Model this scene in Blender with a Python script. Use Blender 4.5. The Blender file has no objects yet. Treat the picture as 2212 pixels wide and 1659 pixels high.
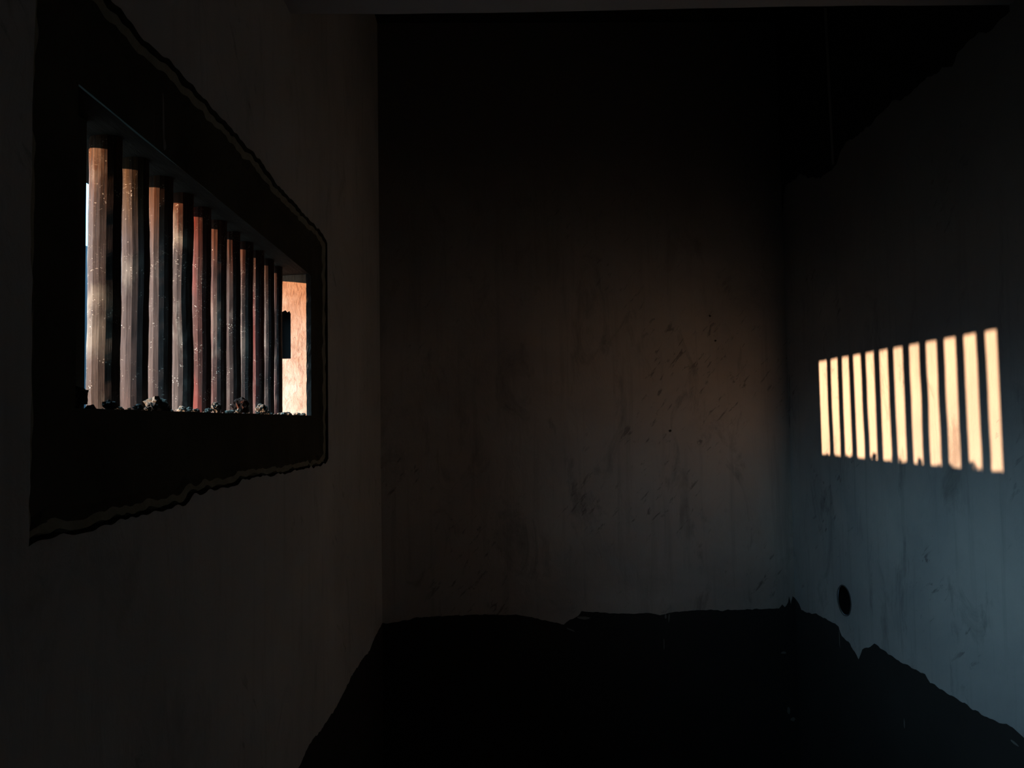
import bpy, bmesh, math, random
from mathutils import Vector, Matrix, noise
from mathutils.geometry import delaunay_2d_cdt

random.seed(7)
S = 0.82            # metres per layout unit
EYE = 1.60          # eye height (m); layout heights h are measured from the eye
sc = bpy.context.scene
C = sc.collection

def W(x, y, h):
    return (x * S, y * S, EYE + h * S)

# ------------------------------------------------------------------ helpers
def link(name, me, mats, parent=None):
    o = bpy.data.objects.new(name, me)
    C.objects.link(o)
    for m in (mats if isinstance(mats, (list, tuple)) else [mats]):
        me.materials.append(m)
    if parent: o.parent = parent
    return o

def mesh_from(name, verts, faces, mats, parent=None, idx=None, smooth=False):
    me = bpy.data.meshes.new(name)
    me.from_pydata([tuple(v) for v in verts], [], faces)
    me.update()
    o = link(name, me, mats, parent)
    if idx:
        for p, i in zip(me.polygons, idx): p.material_index = i
    if smooth:
        for p in me.polygons: p.use_smooth = True
    return o

def tag(o, label, cat, group=None):
    o['label'] = label; o['category'] = cat
    if group: o['group'] = group
    return o

def struct(o):
    o['kind'] = 'structure'; return o

def inside(pt, poly):
    x, y = pt; c = False; n = len(poly); j = n - 1
    for i in range(n):
        xi, yi = poly[i]; xj, yj = poly[j]
        if (yi > y) != (yj > y) and x < (xj - xi) * (y - yi) / (yj - yi) + xi: c = not c
        j = i
    return c

def rough(line, step=0.025, amp=0.004, seed=0, closed=False):
    """break a polyline in short pieces with a ragged wobble (layout units)"""
    out = []
    pts = list(line) + ([line[0]] if closed else [])
    for a, b in zip(pts, pts[1:]):
        d = math.hypot(b[0]-a[0], b[1]-a[1]); n = max(1, int(d / step))
        for k in range(n):
            t = k / n
            p = (a[0]+(b[0]-a[0])*t, a[1]+(b[1]-a[1])*t)
            if amp and (k or 1):
                q = Vector((p[0]*34+seed, p[1]*34, seed*1.7))
                nx = noise.noise(q)*amp*0.6; ny = noise.noise(q+Vector((9.1, 3.3, 5)))*amp*1.6
                p = (p[0]+nx, p[1]+ny)
            out.append(p)
    if not closed: out.append(tuple(pts[-1]))
    return out

def wall_panel(name, to3, outer, holes, regions, mats, parent=None):
    """flat wall with real holes; regions = [(polygon, material index)], last match wins"""
    loops = [outer] + holes + [r for r, _ in regions]
    vs, es = [], []
    for lp in loops:
        b = len(vs); n = len(lp)
        vs += [Vector((p[0], p[1])) for p in lp]
        es += [(b+i, b+(i+1) % n) for i in range(n)]
    V, E_, F, *_ = delaunay_2d_cdt(vs, es, [], 0, 1e-6)
    faces, idx = [], []
    for f in F:
        c = (sum(V[i].x for i in f)/len(f), sum(V[i].y for i in f)/len(f))
        if not inside(c, outer) or any(inside(c, h) for h in holes): continue
        m = 0
        for r, k in regions:
            if inside(c, r): m = k
        faces.append(tuple(f)); idx.append(m)
    used = sorted({i for f in faces for i in f}); mp = {a: i for i, a in enumerate(used)}
    return mesh_from(name, [W(*to3(V[i].x, V[i].y)) for i in used],
                     [tuple(mp[i] for i in f) for f in faces], mats, parent, idx)

# ------------------------------------------------------------------ materials
class NT:
    def __init__(self, name):
        self.m = bpy.data.materials.new(name); self.m.use_nodes = True
        self.t = self.m.node_tree; self.b = self.t.nodes['Principled BSDF']
        self.geo = self.t.nodes.new('ShaderNodeNewGeometry').outputs['Position']
    def n(self, typ, **kw):
        d = self.t.nodes.new(typ)
        for k, v in kw.items(): setattr(d, k, v)
        return d
    def L(self, a, b): self.t.links.new(a, b)
    def mapping(self, scale, src=None):
        mp = self.n('ShaderNodeMapping'); mp.inputs['Scale'].default_value = scale
        self.L(src or self.geo, mp.inputs['Vector']); return mp.outputs[0]
    def noise(self, vec, scale, detail=4, rough_=0.55, dist=0.0):
        d = self.n('ShaderNodeTexNoise'); d.inputs['Scale'].default_value = scale
        d.inputs['Detail'].default_value = detail; d.inputs['Roughness'].default_value = rough_
        d.inputs['Distortion'].default_value = dist
        self.L(vec, d.inputs['Vector']); return d.outputs['Fac']
    def ramp(self, fac, stops):
        r = self.n('ShaderNodeValToRGB'); el = r.color_ramp.elements
        while len(el) < len(stops): el.new(0.5)
        for e, (p, c) in zip(el, stops):
            e.position = p; e.color = (c if len(c) == 4 else (*c, 1)) if isinstance(c, tuple) else (c, c, c, 1)
        self.L(fac, r.inputs[0]); return r.outputs[0]
    def mix(self, fac, a, b, mode='MIX'):
        d = self.n('ShaderNodeMix', data_type='RGBA', blend_type=mode)
        for v, i in ((fac, 0), (a, 6), (b, 7)):
            if isinstance(v, (int, float)): d.inputs[i].default_value = v
            elif isinstance(v, tuple): d.inputs[i].default_value = (*v, 1) if len(v) == 3 else v
            else: self.L(v, d.inputs[i])
        return d.outputs[2]
    def bump(self, h, strength, dist=0.004):
        b = self.n('ShaderNodeBump'); b.inputs['Strength'].default_value = strength
        b.inputs['Distance'].default_value = dist
        self.L(h, b.inputs['Height']); self.L(b.outputs[0], self.b.inputs['Normal'])
    def done(self, col, rgh=0.9, spec=0.2):
        if isinstance(col, tuple): self.b.inputs['Base Color'].default_value = (*col, 1)
        else: self.L(col, self.b.inputs['Base Color'])
        self.b.inputs['Roughness'].default_value = rgh
        self.b.inputs['Specular IOR Level'].default_value = spec
        return self.m

def plaster(name, base, dark, streak=1.0, top_shade=None, shade_col=(0.17, 0.17, 0.165)):
    k = NT(name)
    cloud = k.noise(k.geo, 1.6, 5, 0.6, 0.4)
    col = k.mix(k.ramp(cloud, [(0.35, 0.0), (0.7, 1.0)]), dark, base)
    smear = k.noise(k.mapping((7, 7, 3.2)), 1.0, 6, 0.68, 0.9)            # grubby hand marks
    col = k.mix(k.ramp(smear, [(0.56, 0.0), (0.72, 0.42*streak)]), col, tuple(c*0.42 for c in dark))
    drip = k.noise(k.mapping((26, 26, 1.6)), 1.0, 4, 0.6)                 # vertical runs
    col = k.mix(k.ramp(drip, [(0.55, 0.0), (0.8, 0.35*streak)]), col, tuple(c*0.6 for c in dark))
    fine = k.noise(k.mapping((60, 60, 38)), 1.0, 4, 0.7, 0.6)             # specks and nicks
    col = k.mix(k.ramp(fine, [(0.7, 0.0), (0.78, 0.55)]), col, tuple(c*0.35 for c in dark))
    rot = k.n('ShaderNodeMapping'); rot.inputs['Rotation'].default_value = (0.75, 0.75, 0)   # slanting brush and hand strokes
    k.L(k.geo, rot.inputs['Vector'])
    stroke = k.noise(k.mapping((14, 14, 58), rot.outputs[0]), 1.0, 4, 0.62, 0.4)
    patch = k.noise(k.geo, 2.3, 3, 0.5)
    pm = k.n('ShaderNodeMath', operation='MULTIPLY')
    k.L(k.ramp(stroke, [(0.60, 0.0), (0.68, 0.55*streak)]), pm.inputs[0]); k.L(k.ramp(patch, [(0.50, 0.0), (0.60, 1.0)]), pm.inputs[1])
    col = k.mix(pm.outputs[0], col, tuple(c*0.40 for c in dark))
    if top_shade:  # shade of the upper wall painted into the colour, ramped by height
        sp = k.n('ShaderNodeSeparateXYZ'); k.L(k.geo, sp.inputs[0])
        sh_ = k.n('ShaderNodeMath', operation='MULTIPLY_ADD'); sh_.inputs[1].default_value = 0.35
        k.L(k.noise(k.geo, 2.5, 6, 0.7), sh_.inputs[0]); k.L(sp.outputs['Z'], sh_.inputs[2])
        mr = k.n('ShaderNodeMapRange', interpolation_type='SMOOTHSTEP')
        mr.inputs['From Min'].default_value = top_shade[0]; mr.inputs['From Max'].default_value = top_shade[1]
        k.L(sh_.outputs[0], mr.inputs['Value'])
        col = k.mix(mr.outputs[0], col, shade_col)
    h1 = k.noise(k.mapping((9, 9, 5)), 1.0, 6, 0.6, 0.5)
    k.bump(h1, 0.35, 0.02)
    return k.done(col, 0.85, 0.15)

M = {}
M['plaster'] = plaster('limewashed_plaster', (0.50, 0.50, 0.49), (0.37, 0.38, 0.385))
M['plaster_back'] = plaster('limewashed_plaster_back', (0.62, 0.585, 0.55), (0.44, 0.415, 0.395), 1.4, (1.95, 3.05))  # dim upper part of the back wall painted in as shade
M['plaster_left'] = plaster('limewashed_plaster_left', (0.56, 0.57, 0.56), (0.44, 0.45, 0.44), 0.8)
M['plaster_right'] = plaster('limewashed_plaster_right', (0.50, 0.50, 0.49), (0.36, 0.375, 0.385), 1.45, (1.85, 2.75), (0.20, 0.20, 0.20))  # upper right wall darkened in the colour to stand for weak light

k = NT('black_dado_paint')
nz = k.noise(k.geo, 3, 5); sp = k.noise(k.mapping((45, 45, 16)), 1.0, 3, 0.6)
col = k.mix(nz, (0.022, 0.022, 0.022), (0.046, 0.047, 0.048))
col = k.mix(k.ramp(sp, [(0.72, 0.0), (0.78, 0.5)]), col, (0.09, 0.09, 0.09))
k.bump(nz, 0.2, 0.01); M['dado'] = k.done(col, 0.75, 0.25)

k = NT('bare_dark_wall')
nz = k.noise(k.geo, 4, 6, 0.65); col = k.mix(nz, (0.02, 0.02, 0.02), (0.045, 0.045, 0.043))
k.bump(nz, 0.5, 0.02); M['bare'] = k.done(col, 0.95, 0.1)

k = NT('paint_fleck'); M['fleck'] = k.done((0.22, 0.22, 0.21))
k = NT('paint_ridge'); M['ridge'] = k.done((0.22, 0.22, 0.22))
k = NT('dark_nick'); M['nick'] = k.done((0.05, 0.045, 0.04))

k = NT('black_surround_paint')
nz = k.noise(k.geo, 7, 6, 0.6); dr = k.noise(k.mapping((70, 70, 5)), 1.0, 4, 0.6)
col = k.mix(nz, (0.03, 0.031, 0.025), (0.11, 0.11, 0.085))
col = k.mix(k.ramp(dr, [(0.62, 0.0), (0.8, 0.6)]), col, (0.12, 0.115, 0.10))
k.bump(nz, 0.5, 0.01); M['band'] = k.done(col, 0.9, 0.1)

k = NT('broken_plaster_lip')
nz = k.noise(k.geo, 30, 6, 0.65); col = k.mix(nz, (0.16, 0.165, 0.12), (0.40, 0.39, 0.31))
k.bump(nz, 0.8, 0.01); M['lip'] = k.done(col, 0.95, 0.1)

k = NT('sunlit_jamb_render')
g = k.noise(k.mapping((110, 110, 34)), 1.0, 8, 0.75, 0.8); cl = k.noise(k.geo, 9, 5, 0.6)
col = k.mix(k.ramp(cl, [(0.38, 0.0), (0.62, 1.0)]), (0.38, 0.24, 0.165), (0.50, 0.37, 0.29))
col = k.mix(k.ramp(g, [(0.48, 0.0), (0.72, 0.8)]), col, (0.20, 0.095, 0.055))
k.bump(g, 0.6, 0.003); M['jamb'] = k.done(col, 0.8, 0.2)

k = NT('dusty_soffit')
g = k.noise(k.mapping((25, 6, 25)), 1.0, 6, 0.65); col = k.mix(g, (0.018, 0.017, 0.017), (0.085, 0.078, 0.072))
k.bump(g, 0.8, 0.008); M['soffit'] = k.done(col, 0.9, 0.1)

k = NT('worn_sill_cement')
g = k.noise(k.geo, 40, 6, 0.65); col = k.mix(g, (0.04, 0.038, 0.036), (0.15, 0.14, 0.13))
k.bump(g, 0.8, 0.006); M['sill'] = k.done(col, 0.9, 0.1)

k = NT('ceiling_limewash')
g = k.noise(k.geo, 6, 5, 0.6); col = k.mix(g, (0.32, 0.33, 0.35), (0.45, 0.46, 0.48))
k.bump(g, 0.3, 0.01); M['ceiling'] = k.done(col, 0.9, 0.1)

k = NT('cement_floor')
g = k.noise(k.geo, 5, 6, 0.6); col = k.mix(g, (0.035, 0.035, 0.036), (0.07, 0.07, 0.07))
k.bump(g, 0.4, 0.01); M['floor'] = k.done(col, 0.8, 0.25)

k = NT('outer_wall_render')
g = k.noise(k.geo, 5, 6, 0.6); col = k.mix(g, (0.36, 0.30, 0.22), (0.5, 0.43, 0.33)); M['outer'] = k.done(col)

k = NT('earth_yard')
g = k.noise(k.geo, 0.8, 8, 0.65); col = k.mix(g, (0.03, 0.024, 0.016), (0.06, 0.048, 0.032)); M['ground'] = k.done(col)
k = NT('dark_leaf'); g = k.noise(k.geo, 2, 3); M['leaf'] = k.done(k.mix(g, (0.008, 0.016, 0.014), (0.02, 0.035, 0.024)))
k = NT('tree_bark'); g = k.noise(k.mapping((12, 12, 2)), 1, 4); M['bark'] = k.done(k.mix(g, (0.02, 0.015, 0.01), (0.07, 0.05, 0.035)))
k = NT('hill_scrub'); g = k.noise(k.geo, 0.5, 6); M['hill'] = k.done(k.mix(g, (0.01, 0.014, 0.02), (0.02, 0.028, 0.03)))
k = NT('pipe_clay'); g = k.noise(k.geo, 50, 4); M['pipe'] = k.done(k.mix(g, (0.05, 0.055, 0.055), (0.14, 0.15, 0.15)))
k = NT('pipe_bore_dark'); M['bore'] = k.done((0.012, 0.012, 0.012))

def chunk_mat(name, a, b):
    k = NT(name); g = k.noise(k.geo, 120, 5, 0.7)
    k.bump(g, 0.8, 0.003); return k.done(k.mix(g, a, b), 0.95, 0.1)
M['ch_dark'] = chunk_mat('mortar_dark', (0.02, 0.02, 0.02), (0.07, 0.066, 0.06))
M['ch_grey'] = chunk_mat('mortar_grey', (0.05, 0.047, 0.04), (0.19, 0.175, 0.15))
M['ch_pale'] = chunk_mat('mortar_pale', (0.14, 0.13, 0.11), (0.38, 0.35, 0.30))
M['ch_brown'] = chunk_mat('brick_brown', (0.035, 0.015, 0.01), (0.10, 0.045, 0.03))

def bar_mat(i, low, mid, top, red, pale, patches=()):
    """rusty paint worn through: orange-brown head, greyed middle, white splashes"""
    low, mid, top = [tuple(c*0.43 for c in q) for q in (low, mid, top)]
    k = NT('rusted_bar_%d' % i)
    tc = k.n('ShaderNodeTexCoord').outputs['Object']
    sep = k.n('ShaderNodeSeparateXYZ'); k.L(tc, sep.inputs[0])
    off = k.n('ShaderNodeVectorMath', operation='ADD'); off.inputs[1].default_value = (i*3.17, i*1.3, i*0.77)
    k.L(tc, off.inputs[0]); v = off.outputs[0]
    mr = k.n('ShaderNodeMapRange'); mr.inputs['From Min'].default_value = 0; mr.inputs['From Max'].default_value = 0.385
    k.L(sep.outputs['Z'], mr.inputs['Value'])
    wob = k.noise(k.mapping((30, 30, 8), v), 1.0, 3)
    ad = k.n('ShaderNodeMath', operation='MULTIPLY_ADD'); ad.inputs[1].default_value = 0.22
    k.L(wob, ad.inputs[0]); k.L(mr.outputs[0], ad.inputs[2])
    grad = k.ramp(ad.outputs[0], [(0.0, low), (0.35, mid), (0.82, mid), (1.0, top)])
    st = k.noise(k.mapping((260, 260, 9), v), 1.0, 5, 0.7)                 # long vertical scores
    col = k.mix(k.ramp(st, [(0.35, 0.0), (0.62, 1.0)]), tuple(c*0.38 for c in mid), grad)
    bl = k.noise(k.mapping((40, 40, 14), v), 1.0, 4, 0.6)                  # bloom of pale dust
    col = k.mix(k.ramp(bl, [(0.56, 0.0), (0.70, pale)]), col, (0.15, 0.135, 0.115))
    for (pz, ph, ps) in patches:                                            # worn pale patches at known heights
        d0 = k.n('ShaderNodeMath', operation='SUBTRACT'); k.L(ad.outputs[0], d0.inputs[0]); d0.inputs[1].default_value = pz+0.11
        d1 = k.n('ShaderNodeMath', operation='ABSOLUTE'); k.L(d0.outputs[0], d1.inputs[0])
        rg = k.noise(k.mapping((70, 70, 45), v), 1.0, 5, 0.7)
        d2 = k.n('ShaderNodeMath', operation='MULTIPLY_ADD'); d2.inputs[1].default_value = ph*1.6
        k.L(rg, d2.inputs[0]); k.L(d1.outputs[0], d2.inputs[2])
        col = k.mix(k.ramp(d2.outputs[0], [(ph*1.0, ps), (ph*2.0, 0.0)]), col, (0.20, 0.185, 0.15))
    if red:
        rd = k.noise(k.mapping((22, 22, 3.5), v), 1.0, 3, 0.5)
        col = k.mix(k.ramp(rd, [(0.48, 0.0), (0.62, red)]), col, (0.20, 0.022, 0.014))
    vo = k.n('ShaderNodeTexVoronoi', feature='F1'); vo.inputs['Scale'].default_value = 1.0
    vo.inputs['Randomness'].default_value = 1.0
    dis = k.n('ShaderNodeVectorMath', operation='MULTIPLY_ADD')
    nc = k.n('ShaderNodeTexNoise'); nc.inputs['Scale'].default_value = 150; k.L(v, nc.inputs['Vector'])
    k.L(nc.outputs['Color'], dis.inputs[0]); dis.inputs[1].default_value = (1.2, 1.2, 1.2)
    k.L(k.mapping((300, 300, 260), v), dis.inputs[2]); k.L(dis.outputs[0], vo.inputs['Vector'])
    gate = k.noise(k.mapping((60, 60, 40), v), 1.0, 2)
    spot = k.ramp(vo.outputs['Distance'], [(0.14, 1.0), (0.30, 0.0)])
    gm = k.ramp(gate, [(0.58, 0.0), (0.66, 1.0)])
    mm = k.n('ShaderNodeMath', operation='MULTIPLY'); k.L(spot, mm.inputs[0]); k.L(gm, mm.inputs[1])
    col = k.mix(mm.outputs[0], col, (0.50, 0.47, 0.41))
    sc_ = k.noise(k.mapping((75, 75, 150), v), 1.0, 5, 0.75, 2.5)          # curled flakes and scratches
    g2 = k.noise(k.mapping((20, 20, 16), v), 1.0, 2)
    m2 = k.n('ShaderNodeMath', operation='MULTIPLY')
    k.L(k.ramp(sc_, [(0.61, 0.0), (0.65, 1.0)]), m2.inputs[0]); k.L(k.ramp(g2, [(0.5, 0.0), (0.6, 1.0)]), m2.inputs[1])
    col = k.mix(m2.outputs[0], col, (0.40, 0.37, 0.31))
    k.bump(st, 0.35, 0.0015)
    return k.done(col, 0.7, 0.25)

# ------------------------------------------------------------------ layout numbers
XL, XR, YB, YF = -0.571, 1.543, 3.961, -0.9       # left, right, back and near walls
HF, HC, HV = -1.951, 1.2, 2.1                      # floor, low ceiling, top of the void beyond it
XO = -0.79                                         # outside face of the window wall
XI = -0.590                                        # face of the black surround
SILL, HEAD_I, HEAD_O = 0.028, 0.494, 0.4812
YN, YFAR = 1.105, 2.522

# ------------------------------------------------------------------ room shell
back_dado = [(-0.571,-1.013),(-0.492,-1.008),(-0.419,-0.993),(-0.321,-0.985),(-0.199,-0.982),(-0.04,-0.981),(0.131,-0.987),(0.186,-0.997),(0.217,-1.01),(0.278,-1.023),(0.351,-1.04),(0.382,-1.016),(0.426,-0.996),(0.441,-0.976),(0.586,-0.988),(0.66,-0.996),(0.771,-0.994),(0.845,-1.006),(0.907,-0.995),(1.007,-0.986),(1.106,-0.984),(1.168,-0.988),(1.293,-0.986),(1.46,-0.984),(1.475,-0.965),(1.49,-0.982),(1.505,-0.955),(1.512,-0.93),(1.52,-0.965),(1.530,-0.925),(1.543,-0.935)]
bd = rough(back_dado, 0.012, 0.005, 3)
bd[0] = (XL, bd[0][1]); bd[-1] = (XR, bd[-1][1])
back_top = rough([(XL, 1.16), (-0.2, 1.19), (0.3, 1.17), (0.8, 1.2), (1.2, 1.175), (XR, 1.17)], 0.03, 0.02, 5)
back_top[0] = (XL, 1.16); back_top[-1] = (XR, 1.17)
def fleck(cx, cy, w, h, ang, seed, n=9):
    r = random.Random(seed); out = []
    for i in range(n):
        a = 2*math.pi*i/n; q = 0.75+0.5*r.random()
        x, y = math.cos(a)*w*q, math.sin(a)*h*q
        out.append((cx+x*math.cos(ang)-y*math.sin(ang), cy+x*math.sin(ang)+y*math.cos(ang)))
    return out
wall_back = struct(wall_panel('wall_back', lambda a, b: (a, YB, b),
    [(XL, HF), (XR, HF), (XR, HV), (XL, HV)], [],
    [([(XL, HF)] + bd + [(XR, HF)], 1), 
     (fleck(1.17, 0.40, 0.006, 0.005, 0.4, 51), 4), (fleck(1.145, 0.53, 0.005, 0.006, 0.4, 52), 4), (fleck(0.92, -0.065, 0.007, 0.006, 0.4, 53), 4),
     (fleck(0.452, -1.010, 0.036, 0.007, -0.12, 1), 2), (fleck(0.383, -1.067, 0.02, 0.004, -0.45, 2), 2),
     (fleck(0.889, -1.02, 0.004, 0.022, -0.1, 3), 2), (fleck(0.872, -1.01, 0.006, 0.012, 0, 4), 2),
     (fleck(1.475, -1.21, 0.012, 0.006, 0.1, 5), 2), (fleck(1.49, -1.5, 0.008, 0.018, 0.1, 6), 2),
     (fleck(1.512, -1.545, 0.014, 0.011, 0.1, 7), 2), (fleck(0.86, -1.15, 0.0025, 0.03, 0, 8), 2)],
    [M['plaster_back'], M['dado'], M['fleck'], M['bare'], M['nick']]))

right_dado = [(3.961,-0.935),(3.923,-0.941),(3.884,-0.972),(3.777,-0.965),(3.698,-0.949),(3.594,-0.945),(3.51,-0.945),(3.463,-0.95),(3.433,-0.986),(3.357,-0.994),(3.316,-1.016),(3.281,-1.034),(3.247,-0.985),(3.211,-0.967),(3.176,-0.953),(3.139,-0.935),(3.046,-0.937),(2.937,-0.945),(2.889,-0.94),(2.773,-0.939),(2.741,-0.952),(2.598,-0.955),(2.457,-0.96),(2.385,-0.953),(2.335,-0.944),(2.305,-0.942),(2.282,-0.949),(2.259,-0.955),(1.2,-0.95),(0.2,-0.96),(YF,-0.95)]
rd = rough(right_dado, 0.014, 0.005, 11); rd[0] = (YB, bd[-1][1]); rd[-1] = (YF, -0.95)
right_top = [(3.961,1.06),(3.935,1.10),(3.927,1.151),(3.906,1.191),(3.838,1.199),(3.758,1.187),(3.717,1.199),(3.608,1.148),(3.484,1.105),(3.417,1.104),(3.327,1.106),(3.287,1.14),(3.212,1.18),(3.133,1.164),(3.046,1.17),(3.005,1.159),(2.953,1.18),(2.885,1.182),(2.828,1.195),(2.793,1.178),(2.732,1.166),(2.632,1.178),(2.555,1.174),(2.457,1.15),(2.412,1.183),(2.326,1.19),(2.25,1.165),(2.225,1.176),(2.17,1.18)]
rt = rough(right_top, 0.014, 0.008, 17); rt[0] = (YB, 1.06)
PY, PH, PR = 3.397, -0.816, 0.066
pipe_hole = [(PY+PR*math.cos(a), PH+PR*math.sin(a)) for a in [2*math.pi*i/40 for i in range(40)]]
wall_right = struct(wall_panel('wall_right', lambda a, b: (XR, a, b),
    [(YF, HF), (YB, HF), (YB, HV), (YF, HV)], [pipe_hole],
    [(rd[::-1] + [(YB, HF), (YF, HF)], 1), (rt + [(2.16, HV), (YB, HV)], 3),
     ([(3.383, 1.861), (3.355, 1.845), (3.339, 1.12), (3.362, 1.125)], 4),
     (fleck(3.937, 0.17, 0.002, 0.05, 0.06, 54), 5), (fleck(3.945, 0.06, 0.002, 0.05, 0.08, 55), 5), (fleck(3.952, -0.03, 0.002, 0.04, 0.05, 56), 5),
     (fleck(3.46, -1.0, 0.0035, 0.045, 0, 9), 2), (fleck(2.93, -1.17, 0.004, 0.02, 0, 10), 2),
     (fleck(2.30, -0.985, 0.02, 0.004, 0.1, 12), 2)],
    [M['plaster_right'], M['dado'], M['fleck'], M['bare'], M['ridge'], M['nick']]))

left_dado = [(YB,-1.013),(3.744,-1.012),(3.509,-1.03),(3.386,-1.009),(3.113,-0.999),(2.924,-1.005),(2.796,-1.009),(2.609,-0.997),(2.415,-0.973),(2.274,-0.986),(1.2,-0.98),(YF,-0.98)]
ld = rough(left_dado, 0.014, 0.005, 23); ld[0] = (YB, bd[0][1]); ld[-1] = (YF, -0.98)
outline = rough([(0.967,-0.141),(0.994,-0.141),(1.036,-0.143),(1.144,-0.146),(1.262,-0.143),(1.407,-0.145),(1.471,-0.143),(1.493,-0.132),(1.702,-0.132),(1.764,-0.127),(1.831,-0.125),(2.157,-0.134),(2.558,-0.136),(2.66,-0.132),(2.698,-0.120),
    (2.698,0.2),(2.698,0.637),(2.61,0.654),(2.382,0.65),(2.071,0.649),(1.905,0.662),(1.641,0.662),(1.487,0.66),(1.378,0.66),(1.25,0.645),(1.19,0.653),(1.06,0.65),(0.975,0.65),
    (0.966,0.544),(0.963,0.393),(0.962,0.246),(0.967,0.188),(0.968,0.073),(0.968,-0.042)], 0.009, 0.0045, 31, closed=True)
wall_left = struct(wall_panel('wall_left', lambda a, b: (XL, a, b),
    [(YF, HF), (YB, HF), (YB, HV), (YF, HV)], [outline],
    [(ld[::-1] + [(YB, HF), (YF, HF)], 1)], [M['plaster_left'], M['dado']]))
# outside face of the same wall, pierced by the window
out_face = wall_panel('outer_face', lambda a, b: (XO, a, b),
    [(YF-0.3, HF-0.1), (YB+0.3, HF-0.1), (YB+0.3, HV+0.2), (YF-0.3, HV+0.2)],
    [[(1.15, SILL-0.03), (YFAR, SILL-0.03), (YFAR, HEAD_O), (1.15, HEAD_O)]], [], [M['outer']], wall_left)

def quad_obj(name, pts, mat, parent=None):
    return mesh_from(name, [W(*p) for p in pts], [(0, 1, 2, 3)], mat, parent)
struct(quad_obj('wall_front', [(XL, YF, HF), (XR, YF, HF), (XR, YF, HV), (XL, YF, HV)], M['plaster']))
def slab(name, x0, x1, y0, y1, z0, z1, mat, parent=None, skew=0.0):
    v = [(x0,y0,z0),(x1,y0,z0),(x1,y1-skew,z0),(x0,y1,z0),(x0,y0,z1),(x1,y0,z1),(x1,y1-skew,z1),(x0,y1,z1)]
    f = [(0,3,2,1),(4,5,6,7),(0,1,5,4),(1,2,6,5),(2,3,7,6),(3,0,4,7)]
    return mesh_from(name, [W(*p) for p in v], f, mat, parent)
struct(slab('floor', XL, XR, YF, YB, HF-0.15, HF, M['floor']))
# low ceiling that stops above the prisoner's end of the cell; its far edge is slightly wavy
n = 60; edge = []
for i in range(n+1):
    t = i/n; x = XL+(XR-XL)*t
    y = 2.208-0.042*t**1.4 + 0.006*math.sin(t*7)+0.004*noise.noise(Vector((x*5, 2, 1)))
    edge.append((x, y))
vs = [(x, y, HC) for x, y in edge] + [(x, y, HC+0.16) for x, y in edge] + [(x, YF, HC) for x, y in edge] + [(x, YF, HC+0.16) for x, y in edge]
N = n+1; fs = []
fi = []
for i in range(n):
    fs += [(i, i+1, 2*N+i+1, 2*N+i), (i, N+i, N+i+1, i+1), (N+i, 3*N+i, 3*N+i+1, N+i+1)]; fi += [0, 1, 1]
struct(mesh_from('ceiling', [W(*v) for v in vs], fs, [M['ceiling'], M['bare']], idx=fi))
struct(slab('trim_1', XL, XR, YF, YB, HV, HV+0.12, M['bare']))      # roof over the open void

# ------------------------------------------------------------------ window recess
win = bpy.data.objects.new('window_1', None); C.objects.link(win); win.location = (0, 0, 0)
win['kind'] = 'structure'
# bevelled broken plaster lip from the wall face in to the surround
cy, ch = (0.967+2.698)/2, (0.655-0.14)/2
def inset(w0, amp, seed):
    out = []
    for a, b in outline:
        w = w0 + amp*noise.noise(Vector((a*14, b*14, seed)))
        if a < 1.02: q = (a+w, b)
        elif a > 2.66: q = (a-w*1.9, b)
        else: q = (a, b)
        if b < -0.10: q = (q[0], b+w)
        elif b > 0.62: q = (q[0], b-w*1.2)
        out.append(q)
    return out
inner = inset(0.034, 0.010, 4)
rings = [(outline, XL, 0), (inset(0.002, 0, 1), XL-0.020, 0), (inset(0.004, 0.003, 2), XL-0.018, 0.002),
         (inset(0.007, 0.005, 3), XL-0.006, 0.004), (inset(0.019, 0.006, 5), XL-0.010, 0.004), (inner, XI, 0)]
nO = len(outline); vs, fs, fi = [], [], []
for lp, x, am in rings:
    vs += [(x+am*noise.noise(Vector((a*30, b*30, x*50))), a, b) for a, b in lp]
for rr in range(len(rings)-1):
    for i in range(nO):
        j = (i+1) % nO; fs.append((rr*nO+i, rr*nO+j, (rr+1)*nO+j, (rr+1)*nO+i)); fi.append(0 if rr < 2 else (1 if rr < 4 else 0))
mesh_from('plaster_lip', [W(*v) for v in vs], fs, [M['band'], M['lip']], win, idx=fi)
far_in = YFAR+0.008
opening = [(YN, SILL), (far_in, SILL), (far_in, HEAD_I-0.004), (YN, HEAD_I+0.003)]
wall_panel('surround_band', lambda a, b: (XI, a, b), inner, [opening], [(fleck(1.392, 0.560, 0.004, 0.05, 0.03, 41), 1), (fleck(1.398, 0.515, 0.006, 0.012, 0, 42), 1)], [M['band'], M['ridge']], win)
# near jamb, with the square rebate that hides its own end from the room
nj = [(XI, YN), (-0.642, YN), (-0.642, 1.228), (XO, 1.15)]
vs = []; 
for (x, y) in nj: vs += [(x, y, SILL-0.02), (x, y, HEAD_I+0.02)]
mesh_from('near_jamb', [W(*v) for v in vs], [(0,1,3,2),(2,3,5,4),(4,5,7,6)], M['band'], win)
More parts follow.
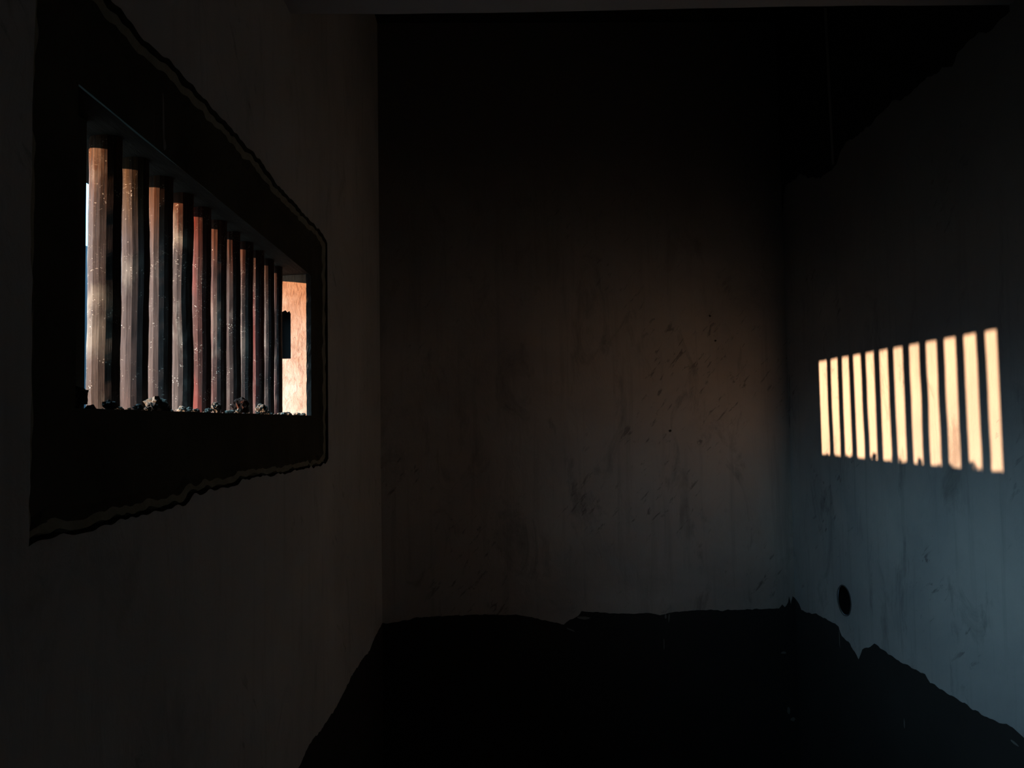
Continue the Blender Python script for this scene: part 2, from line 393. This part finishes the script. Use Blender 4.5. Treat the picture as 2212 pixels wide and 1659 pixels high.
# far jamb: chipped grey arris, sunlit face with a square socket cut in it
def fj(a, b): return (a, YFAR + 0.002*noise.noise(Vector((a*25, b*25, 0))), b)
sock = [(-0.654, 0.215), (-0.654, 0.362), (-0.658, 0.372), (-0.664, 0.367), (-0.671, 0.374), (-0.682, 0.369), (-0.70, 0.367), (-0.725, 0.367), (-0.725, 0.215)]
arris = [(-0.6035+0.002*noise.noise(Vector((h*30, 1, 2))), h) for h in [SILL-0.02+i*0.02 for i in range(26)]]
outer_f = arris + [(XO, HEAD_I+0.003), (XO, SILL-0.02)]
wall_panel('far_jamb', fj, outer_f, [sock], [], [M['jamb']], win)
vs, fs = [], []
for i, (x, h) in enumerate(arris):
    e = 0.004*noise.noise(Vector((h*38, 7, 3)))
    vs += [(x, fj(x, h)[1], h), ((x+XI)/2-0.001, YFAR+0.003+e*0.4, h), (XI, far_in+max(-0.004, e), h)]
for i in range(len(arris)-1):
    a = i*3; fs += [(a, a+1, a+4, a+3), (a+1, a+2, a+5, a+4)]
mesh_from('jamb_arris', [W(*v) for v in vs], fs, M['sill'], win)
sv, sf = [], []
for x, h in sock: sv += [(x, fj(x, h)[1], h), (x, YFAR+0.07, h)]
m_ = len(sock)
for i in range(m_): j = (i+1) % m_; sf.append((2*i, 2*j, 2*j+1, 2*i+1))
sf.append(tuple(2*i+1 for i in range(m_)))
mesh_from('jamb_socket', [W(*v) for v in sv], sf, M['bore'], win)
# head and sill as gently uneven surfaces
def strip_surface(name, x0, x1, y0, y1, hfun, mat, nx=8, ny=110):
    vs, fs = [], []
    for i in range(nx+1):
        for j in range(ny+1):
            x = x0+(x1-x0)*i/nx; y = y0+(y1-y0)*j/ny; vs.append((x, y, hfun(x, y, i/nx)))
    for i in range(nx):
        for j in range(ny):
            a = i*(ny+1)+j; fs.append((a, a+1, a+ny+2, a+ny+1))
    return mesh_from(name, [W(*v) for v in vs], fs, mat, win, smooth=True)
def hd(x, y, t):
    e = 0.0 if t > 0.99 else 0.0025*noise.noise(Vector((x*30, y*9, 1)))
    ragged = 0.004*abs(noise.noise(Vector((y*22, 4, 4)))) if t > 0.99 else 0
    return HEAD_I+(HEAD_O-HEAD_I)*t + e - ragged
strip_surface('head', XI, XO, YN-0.001, far_in, hd, M['soffit'])
def sl(x, y, t):
    return SILL - 0.012*t + 0.003*noise.noise(Vector((x*25, y*12, 8)))
strip_surface('sill', XI, XO, YN-0.001, far_in, sl, M['sill'])

# ------------------------------------------------------------------ the eleven bars
Y1, SP = 1.301, 0.10890
bars = [
 # low, mid, top colours, red amount, pale amount, label
 ((0.17,0.12,0.09), (0.13,0.095,0.085), (0.22,0.10,0.045), 0, 0.6, 'nearest and largest brown window bar, with pale worn patches and bright sky beside it'),
 ((0.20,0.115,0.095), (0.145,0.105,0.095), (0.20,0.12,0.055), 0, 0.5, 'grey-brown window bar second from the left, scratched white across its upper half'),
 ((0.20,0.10,0.085), (0.15,0.105,0.09), (0.22,0.10,0.05), 0, 0.25, 'plain brown window bar third from the left, orange-brown at its head'),
 ((0.17,0.13,0.11), (0.14,0.10,0.085), (0.25,0.09,0.045), 0, 0.75, 'fourth window bar from the left, with a cream band below its orange head'),
 ((0.30,0.10,0.07), (0.17,0.065,0.05), (0.22,0.060,0.04), 1.0, 0.2, 'bright red-edged window bar, fifth from the left'),
 ((0.24,0.10,0.08), (0.16,0.095,0.08), (0.22,0.08,0.045), 0.15, 0.5, 'pinkish brown window bar sixth from the left, just beyond the bright red one'),
 ((0.15,0.09,0.07), (0.11,0.07,0.06), (0.17,0.06,0.04), 0, 0.3, 'dark brown window bar seventh from the left, flecked with white'),
 ((0.14,0.10,0.09), (0.12,0.085,0.075), (0.20,0.065,0.04), 0, 0.4, 'window bar eighth from the left, standing behind a brown broken shard'),
 ((0.14,0.085,0.07), (0.11,0.065,0.055), (0.14,0.055,0.04), 0.45, 0.5, 'ninth window bar from the left, dark red with a white splash on top'),
 ((0.10,0.065,0.06), (0.10,0.07,0.065), (0.13,0.06,0.045), 0, 0.35, 'slim-looking dark window bar, last but one before the sunlit jamb'),
 ((0.10,0.065,0.055), (0.09,0.06,0.055), (0.09,0.05,0.04), 0.1, 0.3, 'farthest dark brown window bar, standing right beside the sunlit orange jamb'),
]
PATCH = {0: [(0.41, 0.05, 0.6), (0.28, 0.08, 0.5)], 1: [(0.60, 0.06, 0.25)], 3: [(0.79, 0.05, 0.75)], 5: [(0.55, 0.10, 0.3)], 7: [(0.42, 0.12, 0.25)]}
NS, NR = 16, 90
h0, h1 = SILL-0.018, HEAD_I+0.006
for i, (low, mi, tp, red, pale, lab) in enumerate(bars):
    r = random.Random(100+i)
    y = Y1+i*SP + r.uniform(-0.0010, 0.0010)
    tt = i/10; XB = -0.6485-0.012*tt; AY = 0.0202+0.0012*tt            # oval section, slimmer towards the far end
    AX = 0.0272-0.0085*tt - (0.005 if i == 10 else 0)
    fac = [1+r.uniform(-0.045, 0.02) for _ in range(NS)]
    ph = r.random()
    lean = (0.0, r.uniform(-0.003, 0.003))
    vs, fs = [], []
    Hh = (h1-h0)*S
    for k_ in range(NR+1):
        t = k_/NR; z = t*Hh
        bx = 0.0022*S*noise.noise(Vector((t*2.6, i*5, 1))); by = 0.005*S*noise.noise(Vector((t*2.8, i*3, 7)))+lean[1]*S*(t-0.5)
        for a in range(NS):
            an = 2*math.pi*(a+ph)/NS
            dent = 0.035*noise.noise(Vector((a*1.7, t*14, i*2))) + 0.006*noise.noise(Vector((a*3.7, t*60, i*2)))
            rr = S*fac[a]*(1+dent)
            vs.append((bx+math.cos(an)*rr*AX, by+math.sin(an)*rr*AY, z))
    for k_ in range(NR):
        for a in range(NS):
            b = (a+1) % NS
            fs.append((k_*NS+a, k_*NS+b, (k_+1)*NS+b, (k_+1)*NS+a))
    fs.append(tuple(range(NS))[::-1]); fs.append(tuple(NR*NS+a for a in range(NS)))
    o = mesh_from('window_bar', vs, fs, bar_mat(i, low, mi, tp, red, pale, PATCH.get(i, ())))
    o.location = W(XB, y, h0)
    tag(o, lab, 'bar', 'upright bars of the cell window')

# ------------------------------------------------------------------ rubble on the sill
def chunk(x, y, size, mat, label, flat=0.7, group=None, seed=0, name='mortar_chunk'):
    bm = bmesh.new(); bmesh.ops.create_icosphere(bm, subdivisions=3, radius=1.0)
    r = random.Random(seed)
    o_ = Vector((seed*3.3, seed*1.1, seed))
    sx, sy, sz = r.uniform(0.8, 1.15), r.uniform(0.85, 1.3), flat
    for v in bm.verts:
        d = 1 + 0.5*noise.noise(v.co*1.5+o_) + 0.38*noise.noise(v.co*3.3+o_) + 0.22*noise.noise(v.co*8+o_)
        v.co = Vector((v.co.x*sx, v.co.y*sy, v.co.z*sz))*d*size*S
    zmin = min(v.co.z for v in bm.verts)
    for v in bm.verts: v.co.z -= zmin
    me = bpy.data.meshes.new(name); bm.to_mesh(me); bm.free()
    o = link(name, me, mat)
    t = (x-XI)/(XO-XI)
    o.location = W(x, y, sl(x, y, t)-0.0008)
    tag(o, label, 'rubble', group); return o
big = [
 (-0.612, 1.140, 0.019, 'ch_dark', 'large black lump of mortar at the left end of the sill', 0.85),
 (-0.603, 1.228, 0.009, 'ch_dark', 'small dark clod on the sill between the first and second bars', 0.8),
 (-0.604, 1.262, 0.007, 'ch_grey', 'flat grey crumb on the sill right in front of the second bar', 0.5),
 (-0.612, 1.190, 0.007, 'ch_grey', 'grey crumb on the sill at the foot of the first bar', 0.7),
 (-0.604, 1.330, 0.007, 'ch_dark', 'dark crumb on the sill in front of the third bar', 0.7),
 (-0.606, 1.405, 0.015, 'ch_grey', 'tallest grey mortar lump of the heap at the foot of the fourth bar', 0.85),
 (-0.602, 1.380, 0.009, 'ch_dark', 'dark lump on the near side of the heap by the fourth bar', 0.8),
 (-0.602, 1.432, 0.010, 'ch_grey', 'grey lump on the far side of the heap by the fourth bar', 0.8),
 (-0.600, 1.357, 0.006, 'ch_dark', 'small dark crumb trailing off the heap towards the third bar', 0.7),
 (-0.602, 1.512, 0.008, 'ch_pale', 'white pebble on the sill just short of the red-edged fifth bar', 0.7),
 (-0.601, 1.545, 0.006, 'ch_pale', 'pale pebble on the sill in front of the red-edged fifth bar', 0.7),
 (-0.602, 1.580, 0.007, 'ch_grey', 'grey pebble on the sill just past the red-edged fifth bar', 0.6),
 (-0.603, 1.655, 0.008, 'ch_pale', 'pale chip on the sill between the fifth and sixth bars', 0.6),
 (-0.603, 1.700, 0.012, 'ch_grey', 'mottled grey lump leaning at the foot of the sixth bar', 0.9),
 (-0.603, 1.790, 0.007, 'ch_pale', 'pale crumb at the foot of the seventh bar', 0.6),
 (-0.604, 1.862, 0.018, 'ch_brown', 'brown broken brick shard standing on the sill before the eighth bar', 1.0),
 (-0.599, 1.885, 0.011, 'ch_pale', 'white plaster crumb pressed under the brown brick shard', 0.7),
 (-0.598, 1.835, 0.008, 'ch_grey', 'grey crumb on the near side of the brown brick shard', 0.7),
 (-0.603, 2.030, 0.014, 'ch_grey', 'speckled grey lump at the foot of the ninth bar', 0.9),
 (-0.600, 2.065, 0.009, 'ch_pale', 'pale lump just past the ninth bar', 0.6),
 (-0.601, 2.230, 0.010, 'ch_pale', 'flat white flake on the sill in front of the farthest bar', 0.45),
 (-0.601, 2.275, 0.010, 'ch_grey', 'flat grey flake on the sill just past the farthest bar', 0.45),
 (-0.604, 2.400, 0.010, 'ch_pale', 'flat pale flake on the sill below the middle of the sunlit jamb', 0.4),
 (-0.602, 2.470, 0.008, 'ch_grey', 'flat grey flake tucked against the sunlit jamb', 0.5),
]
for q, (x, y, s_, m, lab, fl) in enumerate(big):
    chunk(x, y, s_, M[m], lab, fl, 'rubble lumps along the window sill', q+1)
r = random.Random(5); placed = []
tries = 0
while len(placed) < 34 and tries < 3000:
    tries += 1
    y = r.uniform(1.16, 2.50); x = r.uniform(-0.606, -0.595)
    s_ = r.uniform(0.0022, 0.0045)
    if any(abs(y-b[1]) < (s_+b[2])*1.45 for b in big) or any(abs(y-a) < (s_+b)*1.7 for a, b in placed): continue
    placed.append((y, s_))
    chunk(x, y, s_, M[r.choice(['ch_grey', 'ch_pale', 'ch_dark', 'ch_grey'])], 'tiny mortar crumb scattered on the window sill', 0.7,
          'tiny mortar crumbs on the window sill', 200+len(placed), 'mortar_crumb')

# ------------------------------------------------------------------ pipe mouth low on the right wall
pp = bpy.data.objects.new('drain_pipe', None); C.objects.link(pp); pp.location = W(XR, PY, PH)
tag(pp, 'round open drain pipe mouth set flush in the right wall above the black dado', 'pipe')
def ringloop(profile, name, mat, seg=40, wob=0.0):
    vs, fs = [], []
    for (dx, rr) in profile:
        for a in range(seg):
            an = 2*math.pi*a/seg
            q = rr*(1+wob*noise.noise(Vector((math.cos(an)*2, math.sin(an)*2, rr*40))))
            vs.append((dx*S, q*math.cos(an)*S, q*math.sin(an)*S))
    for k_ in range(len(profile)-1):
        for a in range(seg):
            b = (a+1) % seg; fs.append((k_*seg+a, k_*seg+b, (k_+1)*seg+b, (k_+1)*seg+a))
    if profile[-1][1] < 0.06 and name == 'pipe_bore': fs.append(tuple((len(profile)-1)*seg+a for a in range(seg)))
    return mesh_from(name, vs, fs, mat, pp, smooth=True)
ringloop([(0.0, 0.0672), (-0.003, 0.0668), (-0.003, 0.0640), (0.001, 0.0625)], 'pipe_rim', M['pipe'], wob=0.03)
ringloop([(0.001, 0.0625), (0.10, 0.062), (0.22, 0.0595)], 'pipe_bore', M['bore'])

# ------------------------------------------------------------------ outside
struct(slab('ground', -90, -0.79, -60, 90, HF-0.35, HF-0.2, M['ground']))
vs, fs = [], []; n = 60
for i in range(n+1):
    a = math.radians(-8 + 75*i/n)
    d = 34; x, y = -d*math.sin(a), d*math.cos(a)
    hh = 11.6+1.2*noise.noise(Vector((i*0.2, 2, 2)))
    for (f_, h_) in ((1.0, 0), (1.12, 0.55), (1.3, 1.0), (1.7, 0.5)):
        vs.append((x*f_, y*f_, HF-0.2+hh*h_ + (0.3*noise.noise(Vector((i*0.7, h_*5, 0))) if h_ else 0)))
for i in range(n):
    for j in range(3):
        a = i*4+j; fs.append((a, a+1, a+5, a+4))
struct(mesh_from('hills', [W(*v) for v in vs], fs, M['hill'], smooth=True))

# ------------------------------------------------------------------ light
az = Vector((1, 0.489, -0.0975)).normalized()
sun = bpy.data.lights.new('sun', 'SUN'); sun.energy = 13.8; sun.color = (1.0, 0.575, 0.33); sun.angle = math.radians(0.5)
so = bpy.data.objects.new('sun', sun); C.objects.link(so)
so.rotation_euler = az.to_track_quat('-Z', 'Y').to_euler(); so.location = (-6, -2, 4)
pl = bpy.data.lights.new('window_portal', 'AREA'); pl.shape = 'RECTANGLE'; pl.size = 1.45*S; pl.size_y = 0.52*S
pl.cycles.is_portal = True
po = bpy.data.objects.new('window_portal', pl); C.objects.link(po); po.location = W(XO-0.02, 1.83, 0.26)
po.rotation_euler = Vector((1, 0, 0)).to_track_quat('-Z', 'Z').to_euler()

w = bpy.data.worlds.new('sky'); sc.world = w; w.use_nodes = True; t = w.node_tree
bg = t.nodes['Background']
tc = t.nodes.new('ShaderNodeTexCoord'); dt = t.nodes.new('ShaderNodeVectorMath'); dt.operation = 'DOT_PRODUCT'
dt.inputs[1].default_value = (-0.93, -0.30, 0.22); t.links.new(tc.outputs['Generated'], dt.inputs[0])
rp = t.nodes.new('ShaderNodeValToRGB'); el = rp.color_ramp.elements
el[0].position = 0.0; el[0].color = (0.20, 0.40, 0.62, 1); el[1].position = 1.0; el[1].color = (2.2, 2.6, 3.0, 1)
e = el.new(0.35); e.color = (0.42, 0.70, 0.95, 1)
e = el.new(0.75); e.color = (1.4, 1.9, 2.3, 1)
t.links.new(dt.outputs['Value'], rp.inputs[0])
sx = t.nodes.new('ShaderNodeSeparateXYZ'); t.links.new(tc.outputs['Generated'], sx.inputs[0])
rz = t.nodes.new('ShaderNodeValToRGB'); el = rz.color_ramp.elements          # hazy, dim horizon; bright clear sky above
el[0].position = 0.0; el[0].color = (0.05, 0.05, 0.05, 1); el[1].position = 0.5; el[1].color = (0.66, 0.92, 1, 1)
e = el.new(0.08); e.color = (0.12, 0.135, 0.14, 1)
e = el.new(0.22); e.color = (0.42, 0.58, 0.62, 1)
t.links.new(sx.outputs['Z'], rz.inputs[0])
mx = t.nodes.new('ShaderNodeMix'); mx.data_type = 'RGBA'; mx.blend_type = 'MULTIPLY'; mx.inputs[0].default_value = 1
t.links.new(rp.outputs[0], mx.inputs[6]); t.links.new(rz.outputs[0], mx.inputs[7])
t.links.new(mx.outputs[2], bg.inputs['Color'])
bg.inputs['Strength'].default_value = 7.2

# ------------------------------------------------------------------ camera
Rt = Vector((0.9995, -0.0259, -0.0167)); U = Vector((0.0154, -0.0483, 0.9987)); F = Vector((0.0267, 0.9985, 0.0479))
m = Matrix((Rt, U, -F)).transposed().to_4x4(); m.translation = Vector((0, 0, EYE))
cam = bpy.data.cameras.new('camera'); cam.sensor_width = 36; cam.lens = 1660/2212*36; cam.clip_start = 0.02
co = bpy.data.objects.new('camera', cam); C.objects.link(co); co.matrix_world = m
sc.camera = co

sc.view_settings.view_transform = 'Standard'; sc.view_settings.look = 'None'
sc.view_settings.exposure = 0; sc.view_settings.gamma = 0.88
sc.cycles.max_bounces = 14; sc.cycles.diffuse_bounces = 10
sc.cycles.use_denoising = True
